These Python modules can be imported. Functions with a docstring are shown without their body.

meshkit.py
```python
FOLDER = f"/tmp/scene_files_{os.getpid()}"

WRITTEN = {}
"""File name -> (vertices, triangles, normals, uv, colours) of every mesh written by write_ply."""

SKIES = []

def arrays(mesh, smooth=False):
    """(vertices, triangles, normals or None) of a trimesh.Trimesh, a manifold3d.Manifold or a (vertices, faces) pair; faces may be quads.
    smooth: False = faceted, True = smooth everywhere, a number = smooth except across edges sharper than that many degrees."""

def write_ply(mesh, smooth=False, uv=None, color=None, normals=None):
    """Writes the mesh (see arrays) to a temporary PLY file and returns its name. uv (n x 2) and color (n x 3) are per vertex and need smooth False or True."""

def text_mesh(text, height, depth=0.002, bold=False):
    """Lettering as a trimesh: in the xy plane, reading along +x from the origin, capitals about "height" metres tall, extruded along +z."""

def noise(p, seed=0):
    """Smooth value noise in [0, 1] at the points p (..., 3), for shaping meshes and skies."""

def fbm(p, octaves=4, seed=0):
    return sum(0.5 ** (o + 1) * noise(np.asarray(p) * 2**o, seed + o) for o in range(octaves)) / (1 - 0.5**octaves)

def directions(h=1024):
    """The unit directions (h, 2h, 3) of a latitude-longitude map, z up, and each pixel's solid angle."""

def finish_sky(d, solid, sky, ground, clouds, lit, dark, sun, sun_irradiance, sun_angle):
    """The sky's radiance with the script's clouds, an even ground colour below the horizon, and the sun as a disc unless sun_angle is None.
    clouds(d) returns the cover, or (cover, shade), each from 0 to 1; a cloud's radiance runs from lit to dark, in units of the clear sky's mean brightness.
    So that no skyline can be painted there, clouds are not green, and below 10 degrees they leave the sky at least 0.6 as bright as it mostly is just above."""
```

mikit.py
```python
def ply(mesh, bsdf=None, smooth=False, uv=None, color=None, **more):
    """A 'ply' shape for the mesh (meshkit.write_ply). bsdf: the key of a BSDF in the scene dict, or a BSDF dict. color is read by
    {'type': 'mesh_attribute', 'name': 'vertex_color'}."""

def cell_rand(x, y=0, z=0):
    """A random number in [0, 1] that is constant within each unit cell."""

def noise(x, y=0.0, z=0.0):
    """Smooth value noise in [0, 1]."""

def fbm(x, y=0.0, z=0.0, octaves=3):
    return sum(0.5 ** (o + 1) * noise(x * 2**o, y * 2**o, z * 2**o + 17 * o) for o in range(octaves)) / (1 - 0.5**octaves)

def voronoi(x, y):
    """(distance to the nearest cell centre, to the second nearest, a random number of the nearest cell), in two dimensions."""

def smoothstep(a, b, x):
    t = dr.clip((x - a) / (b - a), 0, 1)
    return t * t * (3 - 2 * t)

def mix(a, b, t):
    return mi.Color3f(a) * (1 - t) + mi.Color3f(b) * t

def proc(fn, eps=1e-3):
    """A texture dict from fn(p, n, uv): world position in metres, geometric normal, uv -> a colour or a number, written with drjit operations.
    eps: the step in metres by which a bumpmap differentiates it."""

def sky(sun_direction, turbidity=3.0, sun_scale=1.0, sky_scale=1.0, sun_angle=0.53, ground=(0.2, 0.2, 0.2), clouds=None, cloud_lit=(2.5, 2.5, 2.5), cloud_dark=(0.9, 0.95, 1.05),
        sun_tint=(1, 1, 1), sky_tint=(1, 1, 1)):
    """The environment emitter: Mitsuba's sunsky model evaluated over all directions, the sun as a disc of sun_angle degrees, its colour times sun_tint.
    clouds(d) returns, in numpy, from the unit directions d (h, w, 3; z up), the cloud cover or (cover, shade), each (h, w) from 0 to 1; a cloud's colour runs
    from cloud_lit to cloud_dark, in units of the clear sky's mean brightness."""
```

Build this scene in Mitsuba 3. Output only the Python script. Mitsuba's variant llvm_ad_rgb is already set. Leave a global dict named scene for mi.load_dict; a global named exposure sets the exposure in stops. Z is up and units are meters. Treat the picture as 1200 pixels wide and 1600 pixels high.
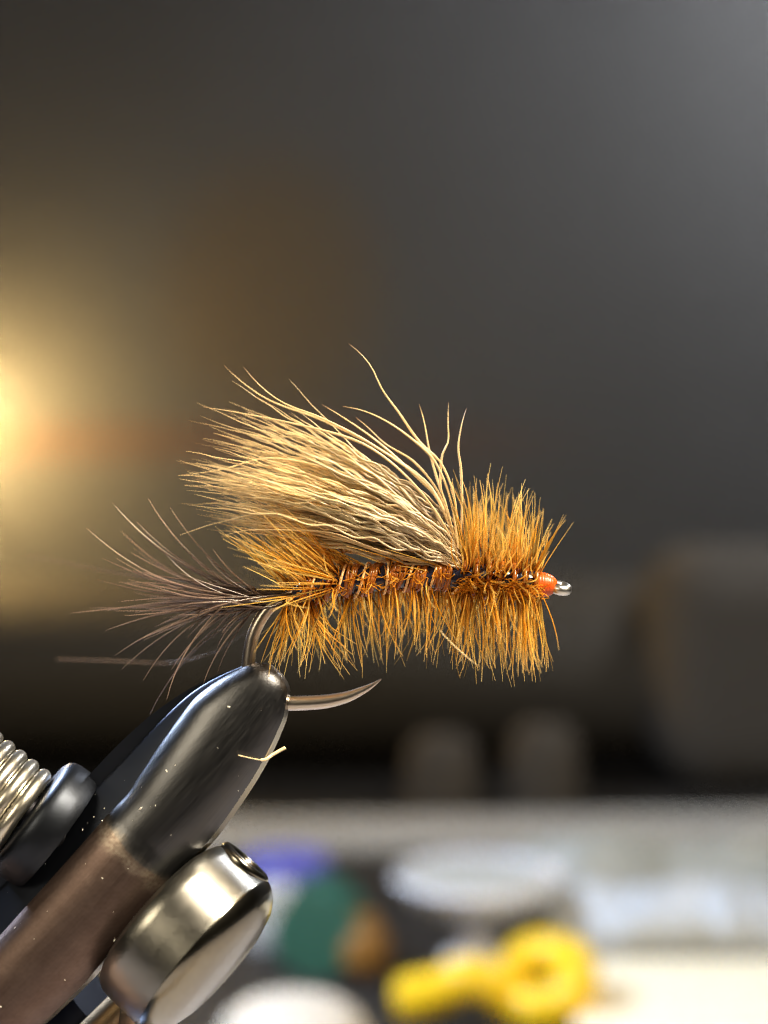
import math, random
import numpy as np, trimesh, mitsuba as mi, mikit, meshkit
from scipy.interpolate import PchipInterpolator, CubicSpline
T = mi.ScalarTransform4f
rng = np.random.default_rng(7)
random.seed(7)
scene, labels = {}, {}

# ------------------------------------------------------------------ camera, light, exposure
CAM_Y, CAM_Z, FPX = -0.110, 0.140, 2200.0            # eye 11 cm from the fly, 14 cm above the table
FLY_Y = 0.0
scene['camera'] = {'type': 'thinlens', 'fov': 2 * math.degrees(math.atan(600 / FPX)), 'fov_axis': 'x',
                   'near_clip': 0.01, 'far_clip': 20.0, 'aperture_radius': 0.0018, 'focus_distance': 0.1088,
                   'to_world': T().look_at(origin=[0, CAM_Y, CAM_Z], target=[0, 1, CAM_Z], up=[0, 0, 1])}
exposure = 0.6


def P(u, v, y=FLY_Y):
    """the point at depth y that was measured at (u, v) in the photograph"""
    d = y - CAM_Y
    return np.array([(u - 600) / FPX * d, y, CAM_Z - (v - 800) / FPX * d])


PX = 0.11 / FPX                                      # metres per photo pixel in the plane of the fly
CENTRE = P(600, 900)


def rgb(*c):
    return {'type': 'rgb', 'value': list(c)}


def emitter(radiance):
    return {'type': 'area', 'radiance': rgb(*radiance)}


def frame(z, hint=(0, 0, 1)):
    z = np.asarray(z, float) / np.linalg.norm(z)
    h = np.asarray(hint, float)
    if abs(z @ h) > 0.95:
        h = np.array([1.0, 0, 0])
    x = np.cross(h, z); x /= np.linalg.norm(x)
    return np.stack([x, np.cross(z, x), z], 1)


def placed(mesh, origin, z, hint=(0, 0, 1)):
    """mesh turned so that its +z points along z, moved to origin"""
    m = np.eye(4); m[:3, :3] = frame(z, hint); m[:3, 3] = origin
    out = mesh.copy(); out.apply_transform(m)
    return out


def lathe(profile, n=64):
    """profile: (radius, z) from bottom to top"""
    p = np.asarray(profile, float)
    a = np.linspace(0, 2 * np.pi, n, endpoint=False)
    v = np.stack([p[:, None, 0] * np.cos(a), p[:, None, 0] * np.sin(a), np.repeat(p[:, 1:2], n, 1)], -1).reshape(-1, 3)
    f = []
    for i in range(len(p) - 1):
        j = np.arange(n); k = (j + 1) % n
        f.append(np.stack([i * n + j, i * n + k, (i + 1) * n + k, (i + 1) * n + j], 1))
    f = np.vstack(f)
    m = trimesh.Trimesh(v, np.vstack([f[:, [0, 1, 2]], f[:, [0, 2, 3]]]), process=False)
    m.merge_vertices(); m.update_faces(m.nondegenerate_faces())
    return m


def tubes(pts, rad, sides=5, cap=True):
    """pts (H, N, 3), rad (H, N): many tapering hairs as one vertex and face array"""
    pts = np.asarray(pts, float); rad = np.asarray(rad, float)
    H, N = pts.shape[:2]
    t = np.gradient(pts, axis=1); t /= np.linalg.norm(t, axis=2, keepdims=True) + 1e-15
    ref = np.zeros_like(t); ref[..., 1] = 1.0
    bad = np.abs(t[..., 1]) > 0.93
    ref[bad.any(1)] = [0.3, 0.2, 0.93]
    a = np.cross(t, ref); a /= np.linalg.norm(a, axis=2, keepdims=True) + 1e-15
    b = np.cross(t, a)
    ang = np.arange(sides) * 2 * np.pi / sides
    v = pts[:, :, None] + rad[:, :, None, None] * (np.cos(ang)[None, None, :, None] * a[:, :, None] + np.sin(ang)[None, None, :, None] * b[:, :, None])
    h, i, j = np.meshgrid(np.arange(H), np.arange(N - 1), np.arange(sides), indexing='ij')
    base = h * N * sides; k = (j + 1) % sides
    q = np.stack([base + i * sides + j, base + i * sides + k, base + (i + 1) * sides + k, base + (i + 1) * sides + j], -1).reshape(-1, 4)
    f = [q[:, [0, 2, 1]], q[:, [0, 3, 2]]]
    if cap:
        for row, flip in ((0, False), (N - 1, True)):
            hh = np.arange(H)[:, None] * N * sides + row * sides
            for s in range(1, sides - 1):
                tri = np.concatenate([hh, hh + s, hh + s + 1], 1)
                f.append(tri[:, ::-1] if flip else tri)
    return v.reshape(-1, 3), np.vstack(f)


def wire(points, radius, n=120, sides=12, closed=False):
    """one smooth tube through the points; radius a number or one per point"""
    p = np.asarray(points, float)
    s = np.r_[0, np.cumsum(np.linalg.norm(np.diff(p, axis=0), axis=1))]
    u = np.linspace(0, s[-1], n)
    q = np.stack([PchipInterpolator(s, p[:, k])(u) for k in range(3)], 1) if len(p) > 2 else p[0] + (p[-1] - p[0]) * (u / s[-1])[:, None]
    r = np.full(n, float(radius)) if np.isscalar(radius) else PchipInterpolator(s, radius)(u)
    v, f = tubes(q[None], r[None], sides)
    return trimesh.Trimesh(v, f, process=False)


def rounded(w, d, h, r=0.002, seg=12):
    """box with rounded edges, resting on z = 0"""
    import manifold3d as m3
    pts = [m3.Manifold.sphere(r, seg).translate([sx * (w / 2 - r), sy * (d / 2 - r), z]) for sx in (-1, 1) for sy in (-1, 1) for z in (r, h - r)]
    mm = m3.Manifold.batch_hull(pts).to_mesh()
    return trimesh.Trimesh(mm.vert_properties[:, :3], mm.tri_verts, process=False)


def torus(R0, r0, n=48, m=20):
    a, b = np.meshgrid(np.arange(n) * 2 * np.pi / n, np.arange(m) * 2 * np.pi / m, indexing='ij')
    v = np.stack([(R0 + r0 * np.cos(b)) * np.cos(a), (R0 + r0 * np.cos(b)) * np.sin(a), r0 * np.sin(b)], -1).reshape(-1, 3)
    i, j = np.meshgrid(np.arange(n), np.arange(m), indexing='ij')
    k, l = (i + 1) % n, (j + 1) % m
    q = np.stack([i * m + j, k * m + j, k * m + l, i * m + l], -1).reshape(-1, 4)
    return trimesh.Trimesh(v, np.vstack([q[:, [0, 1, 2]], q[:, [0, 2, 3]]]), process=False)


def numbered(name):
    if name not in scene and name not in labels and name not in used:
        used.add(name); return name
    k = 1
    while f'{name}_{k:03d}' in used: k += 1
    used.add(f'{name}_{k:03d}')
    return f'{name}_{k:03d}'


used = set()


def obj(name, mesh, bsdf, parent=None, smooth=30, color=None, **more):
    key = numbered((parent + '__' if parent else '') + name)
    scene[key] = mikit.ply(mesh, bsdf, smooth=True if color is not None else smooth, color=color, **more)
    return key


def tag(key, label=None, category=None, group=None, kind=None):
    d = labels.setdefault(key, {})
    for k, v in (('label', label), ('category', category), ('group', group), ('kind', kind)):
        if v: d[k] = v
    return key


def thing(name, label, category, group=None):
    return tag(numbered(name), label, category, group)


# ------------------------------------------------------------------ lamps
# L_: (where, where it points to, radius, radiance)
KEY = (CENTRE + np.array([0.115, -0.075, 0.165]), CENTRE, 0.042, np.array([58, 49, 35.0]))
FILL = (CENTRE + np.array([-0.175, -0.225, 0.125]), CENTRE, 0.070, np.array([4.0, 3.3, 2.1]))
COOL = (CENTRE + np.array([-0.225, 0.20, 0.165]), CENTRE, 0.055, np.array([50, 61, 80.0]))
GLOW = np.array([-0.297, 0.785, 0.205])
WASH = np.array([0.42, 0.58, 0.57])

# ------------------------------------------------------------------ materials
def principled(c, rough, metal=0.0, spec=0.5, **more):
    base = c if isinstance(c, dict) else rgb(*c)
    return {'type': 'twosided', 'bsdf': {'type': 'principled', 'base_color': base, 'roughness': rough, 'metallic': metal, 'specular': spec, **more}}


ATTR = {'type': 'mesh_attribute', 'name': 'vertex_color'}
scene['hair_mat'] = principled(ATTR, 0.28, spec=0.7)
scene['tail_mat'] = principled(ATTR, 0.22, spec=0.8)
scene['hackle_mat'] = {'type': 'principledthin', 'base_color': ATTR, 'roughness': 0.25, 'diff_trans': 0.8, 'spec_trans': 0.0, 'eta': 1.5}


def jaw_coords(p):
    along = (p.x - JAW_EDGE[0]) * JAW_DIR[0] + (p.z - JAW_EDGE[2]) * JAW_DIR[2]
    across = (p.x - JAW_EDGE[0]) * JAW_DIR[2] - (p.z - JAW_EDGE[2]) * JAW_DIR[0]
    return along, across


def grain(p):
    # fine grinding lines along the jaw, worn unevenly
    along, across = jaw_coords(p)
    return mikit.noise(across * 14000 + p.y * 9000, along * 500, p.y * 3000) * 0.6 + mikit.noise(across * 5000, along * 260, p.y * 5000) * 0.4


def jaw_colour(p, n, uv):
    s = mikit.fbm(p.x * 900, p.y * 900, p.z * 900, 3)
    g = mikit.noise(p.x * 5200, p.y * 5200, p.z * 5200)
    along, across = jaw_coords(p)
    # blackened tip; brown reflection of the surroundings painted in behind the ground edge
    t = mikit.smoothstep(-0.00012, 0.0001, along + (s - 0.5) * 0.0004)
    edge = mikit.smoothstep(0.0011, 0.0, abs(along + (s - 0.5) * 0.0012 + 0.0004))
    body = mikit.mix([0.130, 0.086, 0.075], [0.225, 0.165, 0.148], s * 0.6 + g * 0.3 + grain(p) * 0.3)
    tip = mikit.mix([0.105, 0.11, 0.125], [0.135, 0.138, 0.15], grain(p))
    return mikit.mix(mikit.mix(body, tip, t), [0.55, 0.47, 0.39], edge * (0.2 + 0.5 * g))


def jaw_rough(p, n, uv):
    along, across = jaw_coords(p)
    return 0.48 - 0.13 * mikit.smoothstep(-0.0006, 0.0005, along) + (grain(p) - 0.5) * 0.14


def knob_rough(p, n, uv):
    s = mikit.fbm(p.x * 700, p.y * 700, p.z * 700, 3)
    g = mikit.noise(p.x * 9000, p.y * 1500, p.z * 6000)
    return 0.26 + 0.05 * mikit.smoothstep(0.35, 0.75, s) + 0.07 * g


def fine_bump(p, n, uv):
    return mikit.noise(p.x * 9000, p.y * 9000, p.z * 9000) + mikit.fbm(p.x * 2500, p.y * 2500, p.z * 2500, 2) + grain(p) * 0.5


JAW_EDGE = P(225, 1322); JAW_DIR = np.array([0.70, 0, 0.714])
scene['jaw_mat'] = {'type': 'twosided', 'bsdf': {'type': 'bumpmap', 'scale': 0.0000045, 'arbitrary': mikit.proc(fine_bump, eps=3e-5),
                    'bsdf': {'type': 'principled', 'base_color': mikit.proc(jaw_colour), 'roughness': mikit.proc(jaw_rough), 'metallic': 1.0}}}
scene['black_steel'] = principled((0.060, 0.070, 0.098), 0.36, 1.0)
scene['black_oxide'] = principled((0.03, 0.03, 0.035), 0.5, 1.0)
scene['bevel_mat'] = principled((0.36, 0.32, 0.27), 0.3, 1.0)
scene['washer_mat'] = principled((0.042, 0.048, 0.062), 0.42, 1.0)
scene['knob_mat'] = {'type': 'twosided', 'bsdf': {'type': 'bumpmap', 'scale': 0.000003, 'arbitrary': mikit.proc(fine_bump, eps=3e-5),
                     'bsdf': {'type': 'principled', 'base_color': rgb(0.33, 0.325, 0.305), 'roughness': mikit.proc(knob_rough), 'metallic': 1.0}}}
scene['rim_mat'] = principled((0.33, 0.31, 0.26), 0.2, 1.0)
scene['spring_mat'] = principled((0.85, 0.81, 0.72), 0.33, 1.0)
scene['hook_mat'] = principled((0.66, 0.59, 0.53), 0.3, 1.0)
scene['eye_mat'] = principled((0.80, 0.80, 0.78), 0.3, 1.0)
scene['bronze_mat'] = principled((0.34, 0.24, 0.14), 0.35, 1.0)
scene['navy_thread'] = principled((0.018, 0.02, 0.045), 0.16, spec=0.8)
scene['orange_thread'] = principled((0.32, 0.095, 0.011), 0.24, spec=0.8)
scene['rib_mat'] = principled((0.88, 0.56, 0.24), 0.25, 0.0, spec=0.8)
scene['head_mat'] = principled((0.62, 0.085, 0.006), 0.35, clearcoat=0.5, clearcoat_gloss=0.95)
scene['dust_mat'] = principled((0.75, 0.72, 0.66), 0.5)
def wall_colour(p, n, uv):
    # grey paint with a brown patch standing in for a blurred object
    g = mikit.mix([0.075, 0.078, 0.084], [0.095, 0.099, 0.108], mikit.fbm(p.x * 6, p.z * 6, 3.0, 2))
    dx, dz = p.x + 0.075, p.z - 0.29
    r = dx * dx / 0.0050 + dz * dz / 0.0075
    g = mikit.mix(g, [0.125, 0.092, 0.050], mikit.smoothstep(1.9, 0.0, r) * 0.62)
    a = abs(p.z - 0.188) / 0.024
    line = mikit.smoothstep(1.0, 0.0, a) * mikit.smoothstep(0.17, -0.02, p.x)  # faint red brown lens flare streak painted into the wall colour
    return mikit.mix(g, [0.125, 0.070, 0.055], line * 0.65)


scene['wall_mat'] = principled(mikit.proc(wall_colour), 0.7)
scene['table_mat'] = principled(mikit.proc(lambda p, n, uv: mikit.mix([0.012, 0.011, 0.010], [0.026, 0.023, 0.020], mikit.fbm(p.x * 14, p.y * 60, 0.0, 3))), 0.55)
scene['ledge_mat'] = principled((0.42, 0.40, 0.36), 0.6)
scene['rail_mat'] = principled((0.17, 0.095, 0.075), 0.7)
scene['lamp_shade'] = principled((0.05, 0.05, 0.05), 0.4)
scene['bulb_mat'] = {'type': 'diffuse', 'reflectance': rgb(0.5, 0.5, 0.5)}

# ------------------------------------------------------------------ setting: table and wall
WALL_Y = 0.85
table = trimesh.creation.box([1.6, 1.25, 0.03]); table.apply_translation([0, 0.225, -0.015])
tag(obj('table_top', table, 'table_mat', smooth=False), 'dark table top under the vise and the tying materials', kind='structure')
wall = trimesh.creation.box([2.6, 0.02, 1.8]); wall.apply_translation([0, WALL_Y + 0.01, 0.5])
pad = rounded(0.62, 0.46, 0.003, 0.0012); pad.apply_translation([0.02, -0.03, 0.0005])
scene['bounce_mat'] = principled(mikit.proc(lambda p, n, uv: mikit.mix([0.30, 0.25, 0.21], [0.40, 0.35, 0.30], mikit.fbm(p.x * 60, p.y * 60, 0.0, 3))), 0.7)
tag(obj('bounce_sheet', pad, 'bounce_mat'), 'grey brown unseen sheet added below the vise to bounce light', 'mat')  # added out of view: bounces light upward and shows in the metal
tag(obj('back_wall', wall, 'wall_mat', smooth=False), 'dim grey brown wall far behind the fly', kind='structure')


def lamp(name, spec, label):
    at, to, r, power = spec
    d = to - at
    k = thing(name, label, 'lamp')
    shell = lathe([(r * 1.02, 0.0), (r * 1.15, 0.004), (r * 0.75, -r * 0.7), (r * 0.35, -r * 1.1), (0, -r * 1.15)])
    obj('lamp_shade', placed(shell, at - d / np.linalg.norm(d) * 0.001, d), 'lamp_shade', k)
    n = 48; a = np.arange(n) * 2 * np.pi / n
    disc = trimesh.Trimesh(np.vstack([np.stack([r * np.cos(a), r * np.sin(a), 0 * a], 1), [[0, 0, 0]]]), np.stack([np.arange(n), (np.arange(n) + 1) % n, np.full(n, n)], 1), process=False)
    obj('light_disc', placed(disc, at, d), 'bulb_mat', k, smooth=False, emitter=emitter(power))
    return k


lamp('desk_lamp', KEY, 'warm desk lamp shining down on the fly from the upper right')
lamp('fill_lamp', FILL, 'soft warm fill light added in front of the vise at the left')  # added fill so the near side of the fly is lit
lamp('added_cool_light', COOL, 'added cool light in place of a window behind the vise at the left')  # stands in for an unseen window, built as a shaded disc


def bulb(name, at, r, power, label):
    k = thing(name, label, 'lamp')
    m = trimesh.creation.icosphere(3, r); m.apply_translation(at)
    obj('glass_bulb', m, 'bulb_mat', k, smooth=True, emitter=emitter(power))
    s = lathe([(0, r * 2.2), (r * 0.6, r * 2.2), (r * 0.62, r * 0.85), (0, r * 0.85)]); s.apply_translation(at)
    obj('bulb_socket', s, 'lamp_shade', k)


bulb('wall_lamp', GLOW, 0.020, np.array([125, 82, 30.0]), 'warm glowing bulb close to the wall beyond the left edge')
bulb('added_wash_light', WASH, 0.045, np.array([52, 52, 52.0]), 'unseen white wash light added high by the wall at the right')  # added out of view to brighten the table items and the wall

# ------------------------------------------------------------------ vise
vise = thing('fly_tying_vise', 'dark steel fly tying vise gripping the hook in its pointed jaws', 'vise')
MM = 0.001


def section_jaw():
    # (left edge, crease, right edge) in photo pixels, bulge in mm; last flag: behind the ground edge
    S = [((401, 1034), .00, (424, 1038), .35), ((388, 1037), .00, (445, 1057), 1.1), ((370, 1044), .02, (454, 1078), 1.6),
         ((335, 1060), .03, (451, 1113), 2.05), ((300, 1082), .045, (440, 1145), 2.4), ((266, 1112), .085, (424, 1180), 2.7),
         ((225, 1153), .13, (400, 1222), 3.0), ((190, 1190), .17, (370, 1267), 3.2), ((165, 1216), .20, (337, 1311), 3.3),
         ((139, 1243), .20, (296, 1350), 3.35)]
    B = [((133, 1249), .205, (284, 1364), 3.62), ((95, 1288), .215, (250, 1404), 3.9), ((50, 1335), .22, (200, 1464), 4.1),
         ((0, 1388), .22, (142, 1534), 4.3), ((-60, 1448), .25, (72, 1600), 4.5), ((-300, 1670), .25, (-165, 1850), 4.8)]
    rows = []
    for Q, n in ((S, 46), (B, 14)):
        A = np.array([[*q[0], q[1], *q[2], q[3]] for q in Q], float)
        d = np.r_[0, np.cumsum(np.linalg.norm(np.diff((A[:, :2] + A[:, 3:5]) / 2, axis=0), axis=1))]
        x = np.linspace(0, 1, n) ** (1.6 if Q is S else 1) * d[-1]
        rows.append(np.stack([PchipInterpolator(d, A[:, k])(x) for k in range(6)], 1))
    return np.vstack(rows)


def jaw(rows, side, gap, nd=28):
    """half-round jaw: flat clamping face at y = side * gap, bulging towards side"""
    V = []
    for l0, l1, c, r0, r1, h in rows:
        L, R = P(l0, l1), P(r0, r1)
        pts = [(0.0, 0.0), (0.02, 0.10)]
        pts.append((c + 0.02, 0.10 + c * 1.9))
        a0 = math.asin(min(0.95, (0.10 + c * 1.9)))
        x0 = 0.5 - 0.5 * abs(math.cos(a0)) ** 0.9
        xx = x0 + (1 - x0) * (0.955 - c - 0.02) / (1 - c - 0.02)
        a1 = math.acos(-((xx - 0.5) * 2) ** (1 / 0.9))
        for k in range(1, nd + 1):
            a = a0 + (a1 - a0) * k / nd
            cx, sx = math.cos(a), math.sin(a)
            x = 0.5 - 0.5 * np.sign(cx) * abs(cx) ** 0.9
            x = (c + 0.02) + (x - x0) / (1 - x0) * (1 - c - 0.02)
            pts.append((x, abs(sx) ** 0.85))
        pts.append((1.0, 0.0))                                        # ground bevel along the lower edge
        for x, y in pts:
            V.append(L + (R - L) * x + np.array([0, side * (gap + y * h * MM), 0]))
    m = len(V) // len(rows); V = np.array(V); F = []
    for i in range(len(rows) - 1):
        for j in range(m):
            k = (j + 1) % m
            F += [[i * m + j, (i + 1) * m + j, (i + 1) * m + k], [i * m + j, (i + 1) * m + k, i * m + k]]
    for j in range(1, m - 1):
        F += [[0, j, j + 1]]
        e = (len(rows) - 1) * m
        F += [[e, e + j + 1, e + j]]
    F = np.array(F); kind = np.zeros(len(F), int)
    q = np.arange((len(rows) - 1) * m) % m
    kind[:2 * len(q)] = np.repeat(np.where(q < 2, 1, np.where(q == nd + 2, 2, 0)), 2)
    mesh = trimesh.Trimesh(V, F, process=False)
    trimesh.repair.fix_normals(mesh)
    return [mesh] + [mesh.submesh([np.where(kind == k)[0]], append=True) for k in range(3)]


front_rows = section_jaw()
front_jaw, dome, facet, bevel = jaw(front_rows, -1, 0.00018)
jk = tag(obj('jaw', dome, 'jaw_mat', vise, smooth=22), 'front jaw with blackened tapered tip and shank with a brown reflection painted on')
tag(obj('facet', facet, 'black_steel', jk, smooth=32), 'dark ground facet along the slit of the jaw')
tag(obj('bevel', bevel, 'bevel_mat', jk, smooth=22), 'brighter ground bevel along the lower edge of the jaw')
SB = [((399, 1036), 0, (425, 1041), .5), ((384, 1041), 0, (440, 1056), 1.2), ((340, 1055), .03, (444, 1090), 1.8), ((299, 1075), .05, (430, 1140), 2.3), ((240, 1114), .08, (400, 1210), 2.8),
      ((182, 1166), .10, (350, 1270), 3.2), ((140, 1210), .12, (290, 1340), 3.4), ((100, 1250), .12, (235, 1400), 3.6), ((0, 1350), .12, (130, 1525), 4.0), ((-300, 1640), .12, (-170, 1840), 4.4)]
A = np.array([[*q[0], q[1], *q[2], q[3]] for q in SB], float)
d = np.r_[0, np.cumsum(np.linalg.norm(np.diff((A[:, :2] + A[:, 3:5]) / 2, axis=0), axis=1))]
x = np.linspace(0, 1, 50) ** 1.4 * d[-1]
rear_rows = np.stack([PchipInterpolator(d, A[:, k])(x) for k in range(6)], 1)
tag(obj('jaw', jaw(rear_rows, 1, 0.00018)[0], 'black_steel', vise, smooth=32), 'rear jaw in blue black steel')

AX = np.array([0.785, 0.0, -0.62])                                    # the adjusting screw crosses the jaws along this line
SC = P(88, 1296)                                                      # where it enters the jaws


def on_axis(t, y=0.0):
    return SC + AX * t * PX + np.array([0, y, 0])


# washer with a domed crown on the upper side of the jaws
w = lathe([(0, -14 * PX), (97 * PX, -14 * PX), (101 * PX, -6 * PX), (102 * PX, 6 * PX), (102 * PX, 24 * PX), (100 * PX, 34 * PX), (95 * PX, 41 * PX), (86 * PX, 45 * PX), (70 * PX, 46 * PX), (0, 46 * PX)], 96)
tag(obj('washer', placed(w, on_axis(-6, 0.0006) + np.array([-0.62, 0, -0.785]) * 6 * PX, -AX + [0, -0.13, 0], (0, 1, 0)), 'washer_mat', vise, smooth=40), 'domed blue black washer under the spring')
# spring
turns, per = 7.2, 40
tt = np.linspace(0, turns, int(turns * per))
F = frame(-AX, (0, 1, 0))
r_c = 64 * PX
hel = np.stack([r_c * np.cos(2 * np.pi * tt + 1.0), r_c * np.sin(2 * np.pi * tt + 1.0), (48 + 24 * tt) * PX], 1)
hel[tt < 1, 2] = (48 + 24 * tt[tt < 1] ** 1.15) * PX
v, f = tubes((on_axis(0, 0.0002) + np.array([-0.62, 0, -0.785]) * 16 * PX + hel @ F.T)[None], np.full((1, len(tt)), 12.6 * PX), 14)
tag(obj('spring', trimesh.Trimesh(v, f, process=False), 'spring_mat', vise, smooth=50), 'bright steel coil spring on the jaw screw')
obj('screw', trimesh.creation.cylinder(radius=26 * PX, segment=[on_axis(-260) + np.array([-0.62, 0, -0.785]) * 12 * PX, on_axis(190)], sections=40), 'black_oxide', vise)

# knurl-free round knob on the other end, its axis a little towards the viewer
KA = np.array([0.755, -0.25, -0.605]); KA /= np.linalg.norm(KA)
KC = P(250, 1423, 0.0004)
R = 143 * PX
prof = [(0, -4 * PX), (100 * PX, -4 * PX), (124 * PX, 0), (136 * PX, 7 * PX), (142 * PX, 18 * PX), (143 * PX, 30 * PX), (143 * PX, 98 * PX)]
tag(obj('knob', placed(lathe(prof + [(0, 98 * PX)], 120), KC, KA, (0, 1, 0)), 'knob_mat', vise, smooth=30), 'satin grey round knob below the jaws')
rim = [(0, 98.5 * PX), (143.4 * PX, 98.5 * PX), (143.4 * PX, 101 * PX), (139 * PX, 110 * PX), (130 * PX, 121 * PX), (114 * PX, 131 * PX), (86 * PX, 139 * PX), (0, 143 * PX)]
tag(obj('knob_cap', placed(lathe(rim, 120), KC, KA, (0, 1, 0)), 'rim_mat', vise, smooth=30), 'polished rounded end cap of the knob')
# socket for a lever on the upper side of the knob
n_s = np.array([0.62, 0.15, 0.72]); n_s -= KA * (n_s @ KA); n_s /= np.linalg.norm(n_s)
s_at = KC + KA * 54 * PX + n_s * (R - 3 * PX)
tor = torus(38 * PX, 9 * PX)
obj('socket_ring', placed(tor, s_at, n_s), 'rim_mat', vise, smooth=True)
obj('socket_hole', placed(lathe([(0, -2 * PX), (34 * PX, -2 * PX), (34 * PX, 3 * PX), (20 * PX, 1 * PX), (16 * PX, 5 * PX), (0, 5 * PX)], 40), s_at, n_s), 'black_steel', vise)

# lower rod and bracket that leave the picture at the bottom
tag(obj('lower_rod', trimesh.creation.cylinder(radius=30 * PX, segment=[P(212, 1556, 0.002), P(-120, 1880, 0.002)], sections=40), 'bronze_mat', vise), 'bronze brown rod below the jaws')
obj('bracket', placed(rounded(0.0022, 0.0022, 0.012, 0.0003), P(213, 1576, -0.001) - np.array([0.001, 0, 0.012]), (0.1, 0, 1), (0.6, 0.8, 0)), 'rim_mat', vise)
obj('sleeve', trimesh.creation.cylinder(radius=78 * PX, segment=[P(150, 1560, 0.0075), P(-200, 1900, 0.0075)], sections=48), 'black_steel', vise)
# body and stand, outside the picture at the lower left
joint = P(-230, 1700)
obj('vise_body', trimesh.creation.cylinder(radius=0.011, segment=[joint, joint + np.array([-0.045, 0, -0.045])], sections=64), 'jaw_mat', vise)
foot = joint + np.array([-0.035, 0, -0.035])
obj('stem', trimesh.creation.cylinder(radius=0.005, segment=[[foot[0], foot[1], 0.012], foot], sections=40), 'black_steel', vise)
bs = rounded(0.09, 0.11, 0.014, 0.003); bs.apply_translation([foot[0] - 0.01, foot[1], 0.0037])
obj('base_plate', bs, 'black_steel', vise)

# dust and lint on the steel
fn = front_jaw.face_normals; fc = front_jaw.triangles_center
ok = np.where(fn[:, 1] < -0.35)[0]
area = front_jaw.area_faces[ok]
specks = []
for q in rng.choice(ok, 80, p=area / area.sum()):
    b = rng.dirichlet([1, 1, 1]); at = b @ front_jaw.triangles[q]
    s = trimesh.creation.icosphere(1, 1.0)
    r = 0.000030 * rng.lognormal(0, 0.5)
    s.vertices *= np.array([r * rng.uniform(0.7, 2.6), r, r * 0.7]); s.vertices += rng.normal(0, r * 0.15, s.vertices.shape)
    specks.append(placed(s, at, fn[q], rng.normal(size=3) / 2))
tag(obj('dust_specks', trimesh.util.concatenate(specks), 'dust_mat', smooth=False), 'pale dust specks on the dark front jaw', 'dust', kind='stuff')

HAIRCOL = np.array([0.82, 0.66, 0.40])


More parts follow.
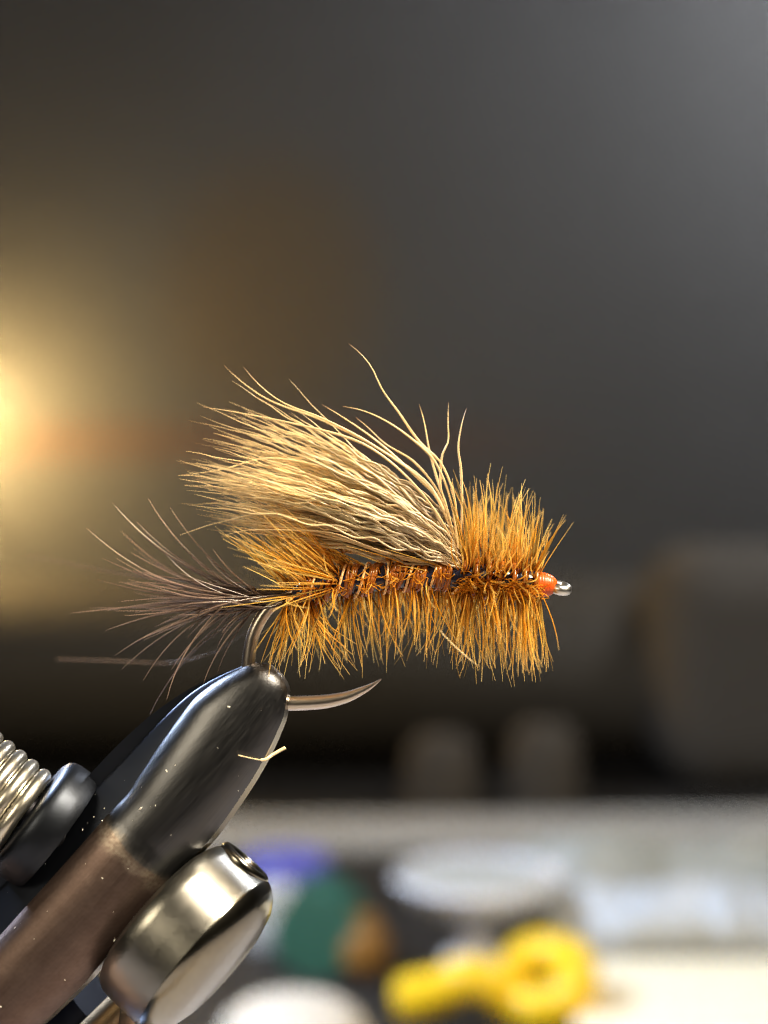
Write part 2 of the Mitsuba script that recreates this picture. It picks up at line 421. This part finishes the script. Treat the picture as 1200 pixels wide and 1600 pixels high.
def single(points, r0, r1, n=28, mid=None):
    """points (u, v, y mm): one hair"""
    p = np.array([P(a, b, c * MM) for a, b, c in points])
    s = np.r_[0, np.cumsum(np.linalg.norm(np.diff(p, axis=0), axis=1))]
    u = np.linspace(0, s[-1], n)
    q = np.stack([PchipInterpolator(s, p[:, k])(u) for k in range(3)], 1)
    t = np.linspace(0, 1, n)
    r = np.where(t < 0.5, r0 * (0.75 + 0.5 * t), r0 * (1 - (t - 0.5) * 2) ** 0.8 + r1)
    return q, np.maximum(r, r1)


q, r = single([(372, 1180, -3.55), (390, 1184, -3.0), (413, 1187, -1.6), (428, 1178, -1.0), (446, 1168, -0.6)], 0.00006, 0.00004)
r[q[:, 0] > P(412, 1187)[0]] = 0.00014
v, f = tubes(q[None], r[None], 6)
tag(obj('hair_clipping', (v, f), 'hair_mat', color=np.tile(HAIRCOL, (len(v), 1))), 'pale cut hair stuck across the lower edge of the jaw', 'hair')

# ------------------------------------------------------------------ the fly
fly = thing('fishing_fly', 'golden orange hackled fly with a tan hair wing, held in the vise jaws', 'fishing fly')
hook = [(868, 917), (800, 912), (700, 905), (560, 912), (470, 924), (432, 940), (407, 968), (393, 1002), (388, 1045), (393, 1080), (415, 1098), (452, 1099), (500, 1097), (535, 1091), (566, 1079), (596, 1061)]
rad = [9, 9, 9, 9.5, 10, 10.5, 11, 11.5, 12, 12, 12.5, 13, 12.5, 10.5, 7, 0.8]
tag(obj('hook', wire([P(*p) for p in hook], [q * 0.9 * PX for q in rad], 200, 18), 'hook_mat', fly, smooth=True), 'bronze hook with bare bend and point')
eye = torus(9.4 * PX, 8.6 * PX)
obj('hook_eye', placed(eye, P(876, 919), (0.15, -0.3, 1)), 'eye_mat', fly, smooth=True)

AXU = np.array([440, 472, 560, 640, 715, 760, 850]); AXV = np.array([938, 925, 907, 900, 902, 905, 912])


def axis_v(u):
    return PchipInterpolator(AXU, AXV)(u)


def body_radius(u):
    return PchipInterpolator([455, 470, 520, 600, 690, 720, 760, 810, 845], [11, 20, 24, 23, 21, 25, 27, 24, 20])(np.clip(u, 455, 845))


us = np.linspace(456, 845, 90)
ring = np.arange(28) * 2 * np.pi / 28
V = []
for u in us:
    rr = body_radius(u) * PX * (0.86 + 0.05 * math.sin(u * 0.55))
    c = P(u, axis_v(u))
    V.append(c + rr * np.stack([0 * ring, np.cos(ring), np.sin(ring)], 1))
V = np.vstack(V); F2 = []
for i in range(len(us) - 1):
    j = np.arange(28); k = (j + 1) % 28
    F2.append(np.stack([i * 28 + j, i * 28 + k, (i + 1) * 28 + k, (i + 1) * 28 + j], 1))
body = tag(obj('body', (V, np.vstack(F2)), 'navy_thread', fly, smooth=True), 'segmented body of dark thread and orange dubbing')


def helix(u0, u1, turns, rk, wire_r, phase=0.0, wob=0.0, n=60):
    t = np.linspace(0, 1, int(turns * n)); u = u0 + (u1 - u0) * (t + 0.012 * np.sin(t * 23 + phase) + 0.008 * np.sin(t * 51))
    a = 2 * np.pi * turns * t + phase
    rr = (body_radius(u) * rk + wob * np.sin(t * 61 + phase * 3)) * PX
    p = np.stack([(u - 600) * PX, np.zeros_like(u), CAM_Z - (axis_v(u) - 800) * PX], 1)
    p[:, 1] = -rr * np.cos(a); p[:, 2] += rr * np.sin(a)
    return tubes(p[None], np.full((1, len(t)), wire_r * PX), 7)


def join(parts):
    vs, fs, n = [], [], 0
    for v, f in parts:
        vs.append(v); fs.append(f + n); n += len(v)
    return np.vstack(vs), np.vstack(fs)


strands = [helix(474 + rng.normal(0, 5), 705 + rng.normal(0, 5), 6.5, 0.96 + rng.normal(0, 0.05), rng.uniform(2.4, 3.8), ph + rng.normal(0, 0.15), rng.uniform(1, 4)) for ph in np.linspace(-0.9, 0.55, 7)]
tag(obj('dubbing_wrap', join(strands), 'orange_thread', body, smooth=True), kind='stuff')
obj('rib_wire', trimesh.Trimesh(*helix(470, 712, 6.5, 1.1, 2.1, 2.6), process=False), 'rib_mat', body, smooth=True)
obj('thorax_thread', trimesh.Trimesh(*helix(724, 842, 6.2, 1.06, 4.2, 0.4), process=False), 'orange_thread', body, smooth=True)
hs = np.linspace(-26, 18, 60)
hr = PchipInterpolator([-26, -14, -4, 6, 13, 18], [19, 22, 22.5, 20, 15.5, 9])(hs) + 0.55 * np.abs(np.sin(hs * 0.72)) * (hs < 12)
hd = lathe([(0, -26 * PX)] + [(a * PX, b * PX) for a, b in zip(hr * 0.84, hs)] + [(0, 19 * PX)], 48)
tag(obj('head', placed(hd, P(852, 914), (1, 0, -0.08)), 'head_mat', fly, smooth=True), 'glossy orange thread head')


def hair_mesh(P_, R_, C_, sides=5):
    """P_ (H,N,3), R_ (H,N), C_ (H,N,3) -> mesh arrays and vertex colours"""
    v, f = tubes(P_, R_, sides)
    return (v, f), np.repeat(C_.reshape(-1, 3), sides, 0)


def hackle(n_clump, u_range, phis, length, lean, per=(1, 4), root=0.9, curl=0.05, N=9, w=0.00006):
    """fibres standing round the body: phi 0 = up, 90 = towards the viewer, 180 = down"""
    pts, rads, cols = [], [], []
    t = np.linspace(0, 1, N)
    for _ in range(n_clump):
        uc = rng.uniform(*u_range); ph = phis(uc); ln = length(uc, ph); le = lean(uc, ph)
        for _ in range(rng.integers(*per)):
            u = uc + rng.normal(0, 3.0); a = math.radians(ph + rng.normal(0, 8))
            l = ln * (rng.uniform(0.84, 1.07) if rng.random() < 0.7 else rng.uniform(0.5, 1.13)); e = le + rng.normal(0, 9)
            radial = np.array([0, -math.sin(a), math.cos(a)])
            r0 = body_radius(u) * root * PX
            b = P(u, axis_v(np.clip(u, 440, 850)))
            side = rng.normal(0, curl); fwd = rng.normal(0, curl * 1.6)
            d = radial[None] * (r0 + l * PX * t * (1 - 0.04 * t))[:, None]
            d[:, 0] += (e * t ** 1.25 + fwd * l * t * (1 - t) * 2.2) * PX
            tang = np.array([0, math.cos(a), math.sin(a)])
            d += tang[None] * (side * l * PX * (t ** 2))[:, None]
            pts.append(b + d)
            rads.append(w * rng.uniform(0.75, 1.2) * (1 - 0.75 * t ** 1.6))
            k = rng.uniform(0, 1); br = rng.choice([0.35, 0.65, 0.95, 1.12], p=[0.18, 0.25, 0.32, 0.25]) * rng.uniform(0.85, 1.08)
            rootc = np.array([0.46, 0.15, 0.012]); midc = np.array([0.74, 0.31, 0.018]) * (1 - k) + np.array([0.98, 0.66, 0.16]) * k
            tipc = np.array([0.88, 0.58, 0.20])
            c = rootc + (midc - rootc) * np.clip(t * 3, 0, 1)[:, None]
            c = c + (tipc - c) * np.clip((t - 0.7) / 0.3, 0, 1)[:, None]
            cols.append(c * br)
    return np.array(pts), np.array(rads), np.array(cols)


def pick_phi(front_keep, lo=0, hi=360):
    def g(u):
        while True:
            a = rng.uniform(lo, hi)
            if rng.random() < 1 - (1 - front_keep) * max(0, math.sin(math.radians(a))) ** 1.2:
                return a
    return g


def put_hackle(name, part_label, data, n_parts):
    """the foremost fibres one by one, the rest as one mass"""
    p, r, c = data
    span = np.linalg.norm((p[:, -1] - p[:, 0])[:, [0, 2]], axis=1)          # fibres that show longest
    order = np.argsort(-(span + 0.3 * -p[:, -1, 1]))
    h = f'{fly}__{name}'
    rest = order[n_parts:]
    m, col = hair_mesh(p[rest], r[rest], c[rest])
    k = obj(name, m, 'hackle_mat', fly, color=col)
    tag(k, part_label, kind='stuff')
    for i in order[:n_parts]:
        m, col = hair_mesh(p[i:i + 1], r[i:i + 1], c[i:i + 1])
        obj('fibre', m, 'hackle_mat', k, color=col)


# collar hackle round the thorax
collar = hackle(245, (718, 842), pick_phi(0.6), lambda u, a: ((142 if u < 826 else 116) if math.cos(math.radians(a)) > 0 else 137) * rng.uniform(0.88, 1.08),
                lambda u, a: (rng.normal(2, 8) + (u > 818 and rng.random() < 0.5) * max(0, math.cos(math.radians(a))) * rng.uniform(10, 48) - (u < 735) * 10))
put_hackle('collar_hackle', 'stiff golden hackle standing round the front of the body', collar, 60)


def body_len(u, a):
    down = math.cos(math.radians(a)) < 0
    gap = 1 - 0.22 * math.exp(-((u - 632) / 22) ** 2)
    return (128 * gap if down else (122 if u < 540 else 60)) * rng.uniform(0.85, 1.05)


def body_lean(u, a):
    c = math.cos(math.radians(a))
    if c > 0.1:
        return -92 * c * (1 if u < 560 else 1.2) + rng.normal(0, 10)
    return (rng.uniform(-35, 75) if u < 490 else rng.normal(4, 16)) * abs(c)


def body_phi(u):
    g = pick_phi(0.22)
    while True:
        a = g(u)
        if u > 545 and math.cos(math.radians(a)) > 0.25 and rng.random() < 0.8:
            continue
        return a


bodyh = hackle(235, (448, 715), body_phi, body_len, body_lean)
tuft = hackle(64, (452, 548), lambda u: rng.normal(0, 48), lambda u, a: rng.uniform(75, 112), lambda u, a: -rng.uniform(55, 120) * (1.0 if u < 520 else 0.85), curl=0.05)
low = hackle(13, (446, 475), lambda u: 180 + rng.normal(0, 40), lambda u, a: rng.uniform(85, 125), lambda u, a: rng.uniform(-48, 30))
bodyh = tuple(np.concatenate(q) for q in zip(bodyh, tuft, low))
put_hackle('body_hackle', 'golden hackle wound along the body', bodyh, 60)

# tangle of dubbing along the underside of the thorax and between the ribs
pts, rads, cols = [], [], []
t = np.linspace(0, 1, 9)
for k in range(240):
    thorax = k < 170
    u = rng.uniform(722, 838) if thorax else rng.uniform(470, 705)
    vv = axis_v(u) + (rng.normal(13, 6) if thorax else rng.uniform(-16, 16))
    ln = rng.uniform(15, 46) * (1 if thorax else 0.55); a = rng.normal(0, 0.35 if thorax else 0.9)
    y = -math.sqrt(max(0.05, 1 - ((vv - axis_v(u)) / 30) ** 2)) * 26 * rng.uniform(0.8, 1.35)
    c = np.stack([u + ln * (t - 0.5) * math.cos(a), vv + ln * (t - 0.5) * math.sin(a) + rng.normal(0, 4) * np.sin(t * 5 + rng.uniform(0, 6)), y + rng.normal(0, 5) * (t - 0.5)], 1)
    pts.append(np.stack([(c[:, 0] - 600) * PX, c[:, 2] * PX, CAM_Z - (c[:, 1] - 800) * PX], 1))
    rads.append(np.full(9, 0.00004)); cols.append(np.tile(np.array([0.72, 0.30, 0.03]) * rng.uniform(0.6, 1.15), (9, 1)))
m, col = hair_mesh(np.array(pts), np.array(rads), np.array(cols))
tag(obj('dubbing_fuzz', m, 'hackle_mat', body, color=col), kind='stuff')

# wing of hair, tied in at the front of the body and sweeping back
N = 64
t = np.linspace(0, 1, N)
WLOW, WMID, WTOP = np.array([350, 814.0]), np.array([303, 722.0]), np.array([372, 585.0])


def wing_hair(s, y, tip, p2, reach, amp):
    """s 0 lower edge .. 1 upper edge"""
    root = np.array([713 + rng.normal(0, 4), 888 - 26 * s + rng.normal(0, 6)])
    p1 = root + np.array([-62 * (1 - s) - 10 * s, -6 - 80 * s ** 1.1]) + rng.normal(0, 6, 2)
    tip = p2 + (tip - p2) * reach
    c = ((1 - t) ** 3)[:, None] * root + (3 * t * (1 - t) ** 2)[:, None] * p1 + (3 * t * t * (1 - t))[:, None] * p2 + (t ** 3)[:, None] * tip
    k = rng.uniform(3.0, 7.5); ph = rng.uniform(0, 6.3)
    a = amp * np.sin(np.pi * np.clip(t * 1.1, 0, 1)) ** 0.5
    c[:, 1] += a * np.sin(k * 2 * np.pi * t + ph)
    c[:, 0] += a * 0.5 * np.cos(k * 2 * np.pi * t + ph * 1.7)
    c[:, 1] += rng.uniform(0.2, 0.9) * np.sin(rng.uniform(8, 14) * 2 * np.pi * t + ph * 2.3) * np.clip(4 * t * (1.2 - t), 0, 1)
    yy = y * (0.25 + 0.75 * np.sin(t * 1.7)) + rng.normal(0, 0.3) * t + 0.10 * np.sin(k * 4 * t + ph)
    return np.stack([(c[:, 0] - 600) * PX, yy * MM, CAM_Z - (c[:, 1] - 800) * PX], 1)


def edge(s):
    return WLOW * (1 - s) * (1 - 2 * s) + WMID * 4 * s * (1 - s) + WTOP * s * (2 * s - 1)


wp, wr, wc = [], [], []
for cl in range(54):
    s0 = np.clip(rng.beta(1.05, 1.45), 0, 1)
    bulge = 2.8 * math.sqrt(max(0.0, 1 - (2 * s0 - 1) ** 2)) + 0.4
    y0 = rng.uniform(-bulge, bulge)
    s1 = np.clip(s0 + rng.normal(0, 0.07), 0, 1)
    tip0 = edge(s1) + np.array([rng.normal(14, 20), rng.normal(0, 9)])
    mid0 = np.array([505 + 58 * s0, 844 - 154 * s0]) + rng.normal(0, 8, 2)
    g0 = rng.uniform(0, 1)
    for i in range(rng.integers(3, 9)):
        cross = rng.random() < 0.24
        s = np.clip(s0 + rng.normal(0, 0.05), 0, 1)
        tip = tip0 + rng.normal(0, 8, 2) + (np.array([rng.normal(0, 10), rng.normal(0, 34)]) if cross else 0)
        reach = rng.uniform(0.72, 1.08) if rng.random() < 0.8 else rng.uniform(0.2, 0.7)
        wp.append(wing_hair(s, y0 + rng.normal(0, 0.35), tip, mid0 + rng.normal(0, 7, 2), reach, rng.uniform(0.8, 4.2)))
        w0 = rng.uniform(0.000062, 0.00012)
        wr.append(w0 * np.clip(np.minimum(0.7 + 0.8 * t, 1.0), 0, 1) * np.clip((1.0 - t) / 0.42, 0, 1) ** 0.75 + 0.000011)
        g = np.clip(g0 + rng.normal(0, 0.25), 0, 1); br = rng.uniform(0.62, 1.1)
        base = np.array([0.36, 0.26, 0.16]) * (1 - g) + np.array([0.82, 0.66, 0.42]) * g
        tipc = np.array([0.92, 0.71, 0.38])
        c = base + (tipc - base) * np.clip((t - 0.35) / 0.4, 0, 1)[:, None]
        c = c * (1 - 0.22 * np.clip(np.sin(t * rng.uniform(9, 20) + rng.uniform(0, 6)), 0, 1))[:, None]
        dark = np.array([0.20, 0.105, 0.05])
        c = c + (dark - c) * (np.clip((t - 0.86) / 0.14, 0, 1) * rng.uniform(0.2, 1))[:, None]
        wc.append(c * br)
wp, wr, wc = np.array(wp), np.array(wr), np.array(wc)
order = np.argsort(wp[:, N // 2, 1])                                   # nearest to the viewer first
rest = order[90:]
m, col = hair_mesh(wp[rest], wr[rest], wc[rest])
wing = tag(obj('wing', m, 'hair_mat', fly, color=col), 'tan hair wing sweeping back over the body', kind='stuff')
for i in order[:90]:
    m, col = hair_mesh(wp[i:i + 1], wr[i:i + 1], wc[i:i + 1], 6)
    obj('hair', m, 'hair_mat', wing, color=col)
strays = [[(716, 872, 0), (712, 790, -.6), (690, 725, -1), (655, 690, -1.3), (622, 643, -1.5), (598, 610, -1.6), (578, 570, -1.6), (545, 537, -1.6)],
          [(715, 870, 0), (708, 800, -.8), (680, 722, -1.4), (640, 683, -1.6), (598, 655, -1.7), (565, 641, -1.7), (535, 635, -1.7)],
          [(713, 870, 0), (700, 800, 0), (682, 745, .4), (670, 700, .4), (664, 665, .5), (655, 632, .5)],
          [(716, 870, 0), (700, 800, -.4), (688, 755, -.6), (690, 715, -.7), (701, 685, -.8), (700, 655, -.8), (701, 628, -.8)],
          [(718, 860, 0), (722, 780, -.4), (720, 730, -.5), (716, 700, -.6), (720, 670, -.6), (729, 638, -.6)],
          [(712, 860, 0), (690, 790, .6), (640, 735, 1), (590, 690, 1), (545, 658, 1), (503, 632, 1)],
          [(712, 860, 0), (690, 780, -.6), (645, 720, -1), (600, 692, -1), (575, 668, -1.2), (556, 652, -1.2)],
          [(712, 862, 0), (680, 770, 1), (590, 700, 1.6), (500, 655, 2), (420, 625, 2), (350, 571, 2.2)],
          [(712, 862, 0), (680, 775, -.6), (590, 700, -1), (500, 652, -1.2), (440, 628, -1.2), (381, 574, -1.2)],
          [(712, 885, 0), (640, 876, -.8), (540, 845, -1.2), (470, 830, -1.6), (420, 818, -1.6), (330, 811, -1.4)],
          [(712, 885, 0), (640, 874, -.8), (540, 842, -1.4), (470, 826, -1.8), (420, 822, -1.6), (355, 814, -1.6)],
          [(712, 885, 0), (600, 862, -1.8), (500, 830, -2.4), (430, 828, -2.4), (396, 828, -2.4), (345, 839, -2.4)],
          [(688, 986, -6), (715, 1014, -5.9), (748, 1041, -5.5)],
          [(712, 862, 0), (660, 800, 0), (540, 740, 0), (420, 716, 0), (340, 735, 0), (282, 742, 0)],
          [(714, 862, 0), (650, 760, -2), (560, 690, -2.4), (450, 660, -2.4), (390, 648, -2.4), (318, 636, -2)]]
for st in strays:
    q, r = single(st, 0.00005 if st[-1][1] in (839, 1041) else 0.0001, 0.000015)
    tc = np.linspace(0, 1, len(q))
    c = np.array([0.80, 0.64, 0.40]) * (1 - tc[:, None] * 0.1) * np.array([1, 1 - 0.06, 1 - 0.2])
    c = c + (np.array([0.3, 0.17, 0.08]) - c) * np.clip((tc - 0.93) / 0.07, 0, 1)[:, None]
    m, col = hair_mesh(q[None], r[None], c[None], 6)
    obj('stray_hair', m, 'hair_mat', wing, color=col)

# tail: dark moose-like fibres fanning back
tails = [(135, 825), (175, 785), (213, 815), (140, 950), (110, 958), (185, 940), (190, 1046), (210, 1003), (268, 1046), (318, 1068), (160, 872), (200, 905), (333, 858), (322, 868), (165, 985),
         (240, 980), (232, 905), (290, 1020), (300, 870), (225, 1000), (150, 905), (340, 1050), (195, 962), (255, 935), (280, 985)]
tail = None
made = []
for k in range(100):
    if k < len(tails):
        tip = np.array(tails[k], float); y1 = rng.normal(0, 0.8)
    else:
        a = rng.normal(0.05, 0.26); L = rng.uniform(110, 290)
        tip = np.array([452 - L * math.cos(a), 930 + 18 - L * math.sin(a)]); y1 = rng.normal(0, 2.0)
    root = np.array([492 + rng.normal(0, 6), 922 + rng.normal(0, 5)])
    dv = (tip[1] - 935)
    p1 = np.array([412 + rng.normal(0, 10), 936 + dv * 0.02 + rng.normal(0, 7)])
    p2 = p1 + (tip - p1) * 0.5 + np.array([0, -dv * 0.20 + rng.normal(0, 5)])
    q = [(*root, 0), (*p1, y1 * 0.35), (*p2, y1 * 0.75), (*tip, y1)]
    made.append(single(q, 0.000105 * rng.uniform(0.6, 1.15), 0.000012, 20))
made.append(single([(470, 926, 0), (420, 960, 4), (330, 1020, 11), (245, 1036, 16), (170, 1032, 17), (88, 1030, 18)], 0.00003, 0.000025, 26))
made.append(single([(470, 926, 0), (360, 915, 4), (250, 905, 9), (170, 893, 12), (95, 878, 14), (40, 868, 15)], 0.00005, 0.00003, 26))
for k, (q, r) in enumerate(made):
    tc = np.linspace(0, 1, len(q))[:, None]
    g = rng.uniform(0.6, 1.3)
    c = np.array([0.014, 0.008, 0.006]) * (1 - tc) + np.array([0.30, 0.20, 0.155]) * tc ** 1.6
    m, col = hair_mesh(q[None], r[None], c[None] * g, 5)
    if tail is None:
        tail = tag(obj('tail', m, 'tail_mat', fly, color=col), 'dark brown tail fibres fanning out over the hook bend')
    else:
        obj('fibre', m, 'tail_mat', tail, color=col)

# ------------------------------------------------------------------ things on the table, far out of focus
def mat(name, c, rough=0.5, **k):
    scene[name] = principled(c, rough, **k)
    return name


def ground(u, v):
    """the point of the table top seen at (u, v)"""
    d = CAM_Z * FPX / (v - 800)
    return np.array([(u - 600) / FPX * d, d + CAM_Y, 0.0])


led = rounded(1.3, 0.05, 0.0066, 0.002)
led.apply_transform(trimesh.transformations.rotation_matrix(math.radians(3.0), [0, 0, 1])); led.apply_translation([0, 0.487, 0.0])
tag(obj('back_ledge', led, 'ledge_mat'), 'grey raised ledge along the far side of the table', 'ledge')

def lathe_at(name, prof, at, m, parent=None, smooth=30):
    s = lathe(prof, 48); s.apply_translation(at)
    return obj(name, s, m, parent, smooth=smooth)


g = ground(445, 1405)
k = thing('bottle_cap', 'violet blue round cap lying behind the green spool', 'cap')
lathe_at('cap_wall', [(0.0165, 0.0), (0.0165, 0.013), (0.0150, 0.0155), (0.0, 0.016)], g, mat('violet_mat', (0.13, 0.13, 0.50), 0.4), k)
lathe_at('cap_rim', [(0.0165, 0.0), (0.0178, 0.0005), (0.0178, 0.003), (0.0166, 0.0035)], g, 'violet_mat', k)
g = ground(428, 1478)
k = thing('white_jar', 'small greyish white jar just right of the steel knob', 'jar')
lathe_at('glass', [(0, 0), (0.008, 0), (0.0092, 0.002), (0.0095, 0.010), (0.008, 0.014)], g, mat('jar_mat', (0.55, 0.54, 0.52), 0.3), k)
lathe_at('lid', [(0.0085, 0.0142), (0.0085, 0.018), (0.007, 0.019), (0, 0.019)], g, 'jar_mat', k)
g = ground(492, 1528)
sp = thing('thread_spool', 'dark green thread spool lying with its round end towards the camera', 'spool')
mt = mat('teal_mat', (0.025, 0.105, 0.075), 0.5)
Rs = 0.0128
obj('flange', placed(lathe([(0, 0), (Rs, 0), (Rs, 0.002), (0, 0.002)]), g + [0, 0, Rs], (0.1, 1, 0)), mt, sp)
obj('flange', placed(lathe([(0, 0), (Rs, 0), (Rs, 0.002), (0, 0.002)]), g + [0.002, 0.02, Rs], (0.1, 1, 0)), mt, sp)
obj('thread', placed(lathe([(Rs * 0.8, 0.002), (Rs * 0.85, 0.011), (Rs * 0.8, 0.0199)]), g + [0, 0, Rs], (0.1, 1, 0)), mt, sp)
g = ground(566, 1520)
k = thing('wooden_bead', 'small amber brown bead to the right of the green spool', 'bead')
lathe_at('bead_body', [(0.001, 0.0), (0.0045, 0.0005), (0.0078, 0.004), (0.0085, 0.008), (0.0075, 0.0125), (0.0045, 0.0155), (0.0012, 0.0162)], g, mat('amber_mat', (0.26, 0.13, 0.03), 0.4), k)
lathe_at('bead_collar', [(0.0045, 0.0155), (0.0042, 0.0175), (0.0015, 0.0178)], g, 'amber_mat', k)
g = np.array([(458 - 600) / FPX * 0.365, 0.255, 0.0])
k = thing('domed_lid', 'cream white domed lid at the bottom edge beside the knob', 'lid')
lathe_at('dome', [(0.0205, 0.002), (0.020, 0.0045), (0.0178, 0.0085), (0.0132, 0.0120), (0.0073, 0.0138), (0.003, 0.0142), (0, 0.0143)], g, mat('cream_mat', (0.60, 0.53, 0.43), 0.5), k, 60)
lathe_at('lid_rim', [(0.0205, 0.0), (0.0218, 0.0), (0.0218, 0.0022), (0.0205, 0.0025)], g, 'cream_mat', k)
g = ground(745, 1500)
k = thing('footed_dish', 'small white footed dish behind the yellow tubing', 'dish')
wm = mat('white_mat', (0.74, 0.74, 0.79), 0.35)
lathe_at('bowl', [(0.004, 0.0125), (0.013, 0.0150), (0.021, 0.0195), (0.0255, 0.0255), (0.0262, 0.0255), (0.0255, 0.0275), (0.0248, 0.0265), (0.020, 0.0208), (0.012, 0.0165), (0, 0.0155)], g, wm, k)
lathe_at('bowl_shade', [(0.0235, 0.0262), (0.012, 0.0246), (0, 0.0242)], g, mat('bowl_shade_mat', (0.40, 0.40, 0.36), 0.6), k)  # grey disc stands for the shade inside the bowl
lathe_at('foot', [(0.0105, 0.0), (0.010, 0.001), (0.005, 0.0035), (0.004, 0.008), (0.0045, 0.0125)], g, wm, k)


# yellow tubing: one end lies on the table, the rest stands up in a loop
D = 0.385
def Y(u, v, dy=0.0):
    return P(u, v, D + CAM_Y + dy)
yp = [Y(626, 1560, .01), Y(652, 1556, .008), Y(690, 1545, .003), Y(735, 1528), Y(772, 1540), Y(803, 1562), Y(838, 1575, -.004), Y(878, 1563, -.008), Y(904, 1533, -.006), Y(893, 1500, .002), Y(856, 1488, .008), Y(820, 1498, .012), Y(803, 1520, .012), Y(815, 1541, .012)]
tm = wire(yp, [0.0058, 0.0062] + [0.0057] * 10 + [0.005, 0.0045], 200, 24)
tag(obj('yellow_tubing', tm, mat('yellow_mat', (0.86, 0.55, 0.006), 0.4), smooth=True), 'bright yellow flexible tubing curled into a loop on the table', 'tubing')

# cream pad, grey packet, clear bags at the right
k = thing('paper_pad', 'bright cream paper pad at the lower right corner', 'paper pad')
pm = mat('paper_mat', (0.86, 0.77, 0.56), 0.7)
for i in range(4):
    b = rounded(0.16, 0.085, 0.0016, 0.0005); b.apply_transform(trimesh.transformations.rotation_matrix(rng.normal(0, 0.012), [0, 0, 1])); b.apply_translation([0.131 + rng.normal(0, 0.0006), 0.268, i * 0.0017])
    obj('sheet', b, pm, k)


def crumple(nx, ny, w, h, amp, seed, fold=4.5):
    u, v = np.meshgrid(np.linspace(-.5, .5, nx), np.linspace(0, 1, ny), indexing='ij')
    p = np.stack([u * fold, v * fold * h / w, 0 * u + seed], -1)
    z = np.abs(meshkit.noise(p, seed) - 0.5) * 2 + 0.5 * np.abs(meshkit.noise(p * 2.1, seed + 3) - 0.5) * 2
    V = np.stack([u * w, v * h, z * amp], -1).reshape(-1, 3)
    i, j = np.meshgrid(np.arange(nx - 1), np.arange(ny - 1), indexing='ij'); a = i * ny + j
    return V, np.stack([a, a + ny, a + ny + 1, a + 1], -1).reshape(-1, 4)


def bag(name, label, centre, w, depth, height, m, seed, lean):
    """a soft packet: a crumpled front and back sheet, sealed at the edges, leaning back"""
    V, F = crumple(60, 30, w, height, 0.010, seed)
    uu = V[:, 0] / w; vv = V[:, 1] / height
    pin = np.clip(np.minimum(0.5 - np.abs(uu), np.minimum(vv, 1 - vv)) * 8, 0, 1)
    front = np.stack([V[:, 0], -depth * pin * 0.5 - V[:, 2] * pin, V[:, 1]], 1)
    back = np.stack([V[:, 0], depth * pin * 0.5 + V[::-1, 2] * pin + 0.0002, V[:, 1]], 1)
    c, s = math.cos(lean), math.sin(lean)
    Rm = np.array([[1, 0, 0], [0, c, s], [0, -s, c]])
    k = thing(name, label, 'bag')
    obj('front_sheet', ((front @ Rm.T) + centre, F[:, ::-1]), m, k, smooth=True)
    obj('back_sheet', ((back @ Rm.T) + centre, F), m, k, smooth=True)
    return k


bm = mat('bag_mat', (0.40, 0.40, 0.35), 0.35)
gm = mat('packet_mat', (0.50, 0.52, 0.54), 0.4)
bag('plastic_bag', 'pale greenish crumpled plastic bag at the far right of the table', ground(1090, 1438) + [0, 0.004, 0.003], 0.125, 0.012, 0.024, bm, 5, 0.8)
bag('plastic_bag', 'blue grey flat packet between the pale bag and the cream pad', ground(1090, 1522) + [0.01, 0.0, 0.005], 0.105, 0.010, 0.024, gm, 9, 1.0)

# beyond the ledge
mat('box_mat', (0.10, 0.088, 0.074), 0.9)
bx = rounded(0.20, 0.10, 0.122, 0.030, 32); bx.apply_translation([0.240, 0.64, 0.0])
tag(obj('soft_pouch', bx, 'box_mat', smooth=40), 'brown rounded pouch standing behind the ledge at the right', 'pouch')
mat('dark_form_mat', (0.075, 0.066, 0.054), 0.85)
bx = rounded(0.64, 0.20, 0.20, 0.095, 48); bx.apply_scale([1, 1, 0.50]); bx.apply_translation([-0.085, 0.735, 0.0])
tag(obj('dark_form', bx, 'dark_form_mat', smooth=40), 'long dark rounded form added to darken the lower wall', 'bag')  # added dark shape that makes the lower background darker
mat('tan_mat', (0.078, 0.064, 0.048), 0.85)
for u, h, r_, lab in ((690, 0.037, 0.017, 'tan rounded jar behind the ledge, left one of two'), (850, 0.042, 0.017, 'tan rounded jar behind the ledge, right one of two')):
    at = np.array([(u - 600) / FPX * 0.66, 0.55, 0.0])
    k = thing('tan_jar', lab, 'jar')
    lathe_at('jar_body', [(0, 0), (r_, 0), (r_, h * 0.55), (r_ * 0.93, h * 0.75)], at, 'tan_mat', k)
    lathe_at('jar_lid', [(r_ * 0.93, h * 0.75), (r_ * 0.8, h * 0.9), (r_ * 0.5, h * 0.98), (0, h)], at, 'tan_mat', k, 60)
